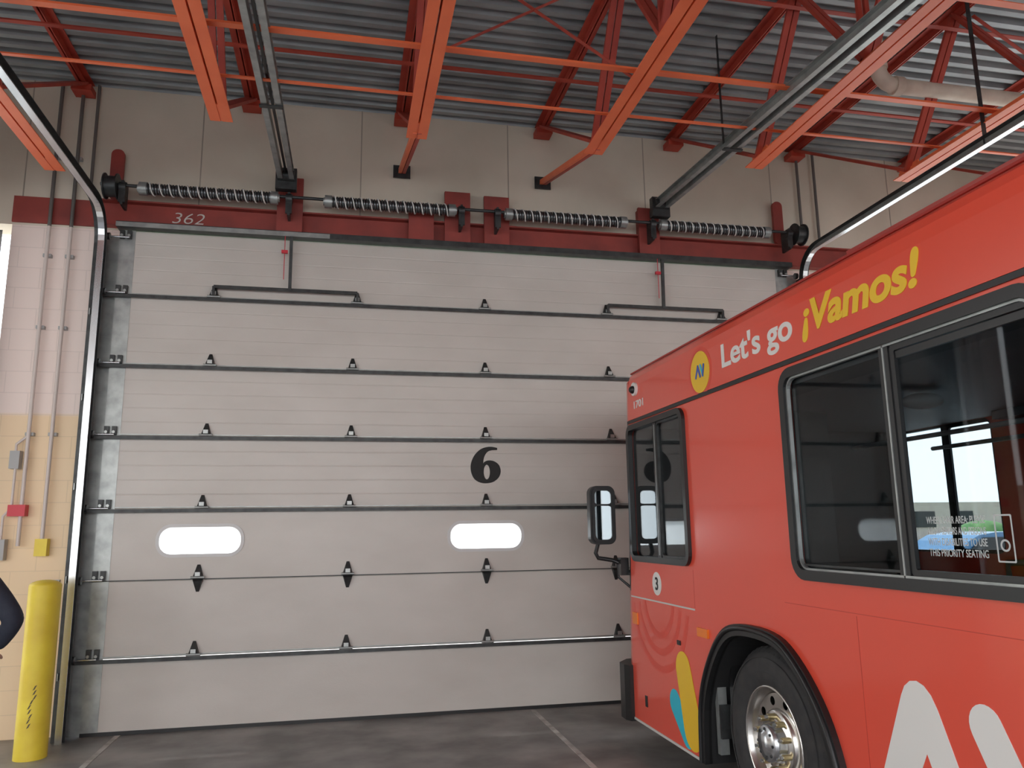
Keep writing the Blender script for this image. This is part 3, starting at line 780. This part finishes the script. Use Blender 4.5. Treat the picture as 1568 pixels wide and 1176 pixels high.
# ------------------------------------------------------------------ outdoors
g = B('ground'); g.box((-80,-80,-.3),(80,YB-.3,-.02),'conc'); g.box((-80,YB-.3,-.3),(80,YW+.3,-.16),'conc'); g.box((-80,YW+.3,-.3),(80,80,-.02),'conc'); g.done()
g = B('lawn'); g.box((-80,24,-.02),(80,34,.06),'grass'); g.box((-80,50,-.02),(80,59,.06),'grass'); g.done()
g = B('street'); g.box((-80,34,-.02),(80,50,.01),'asph'); g.done()
g = B('brick_building_far'); g.box((-60,60,-.02),(-10,75,5),'brick'); g.box((22,62,-.02),(60,75,3.6),'brick')
for i in range(-58,58,4):
    if i < -12 or i > 24: g.box((i,59.9 if i<0 else 61.9,1.4),(i+2,60.1 if i<0 else 62.1,2.8),'black')
g.done()
g = B('hedge_row')
for i in range(26):
    g.ellipsoid((-70+i*5.6+random.uniform(-1,1),36+random.uniform(-.3,.3)-2.6,.9),(1.7,1.0,1.1+random.uniform(-.2,.3)),'leaf',12,8)
g.done()
def car(x, y, k):
    e = B('parked_car')
    pr = [(-2.2,.35),(-2.25,.75),(-1.5,.95),(-.8,1.42),(.7,1.45),(1.5,1.0),(2.15,.95),(2.25,.5),(2.2,.35)]
    e.extrude([(x+a,z) for a,z in smooth_path(pr,3)],'y',y-.85,y+.85,k)
    for a in (-.87,.86): e.extrude([(x-1.25,.98),(x-.72,1.36),(x+.62,1.38),(x+1.2,1.0)],'y',y+a-.01,y+a+.01,'black')
    for dx in (-1.35,1.4):
        for s in (-.8,.8): e.cyl((x+dx,y+s-.1,.31),(x+dx,y+s+.1,.31),.33,'tire',20); e.cyl((x+dx,y+s-.11,.31),(x+dx,y+s+.11,.31),.19,'chrome',12)
    e.done()
car(15.5,17,'carp'); car(21.5,18,'innerl'); car(-9,20,'carp')

# ------------------------------------------------------------------ world + sun
W = bpy.data.worlds.new('sky'); S.world = W; W.use_nodes = True; nt = W.node_tree; L = nt.links.new
bg = nt.nodes['Background']; tc = nt.nodes.new('ShaderNodeTexCoord'); sp = nt.nodes.new('ShaderNodeSeparateXYZ'); rp = nt.nodes.new('ShaderNodeValToRGB')
L(tc.outputs['Generated'], sp.inputs[0]); L(sp.outputs['Z'], rp.inputs[0]); L(rp.outputs[0], bg.inputs[0])
rp.color_ramp.elements[0].position = .08; rp.color_ramp.elements[0].color = (1,.985,.97,1)
rp.color_ramp.elements[1].position = .8; rp.color_ramp.elements[1].color = (.62,.80,1,1)
bg.inputs[1].default_value = 4.2
sl = bpy.data.lights.new('sun','SUN'); sl.energy = 9; sl.angle = .01; sl.color = (1,.95,.88)
so = bpy.data.objects.new('sun', sl); COL.objects.link(so)
so.rotation_euler = Vector((.12,-.48,-.87)).to_track_quat('-Z','Y').to_euler()

# ------------------------------------------------------------------ camera
cam = bpy.data.cameras.new('camera'); cam.sensor_width = 36; cam.lens = 27.55; cam.clip_end = 300
co = bpy.data.objects.new('camera', cam); COL.objects.link(co)
back = Vector((-.2066,-.9612,-.1829)).normalized(); up = Vector((-.0243,-.1818,.9830)); up = (up-back*up.dot(back)).normalized(); right = up.cross(back)
co.matrix_world = Matrix(((right.x,up.x,back.x,0),(right.y,up.y,back.y,0),(right.z,up.z,back.z,1.7),(0,0,0,1)))
S.camera = co
S.view_settings.view_transform = 'Standard'; S.view_settings.look = 'None'; S.view_settings.exposure = 0.0
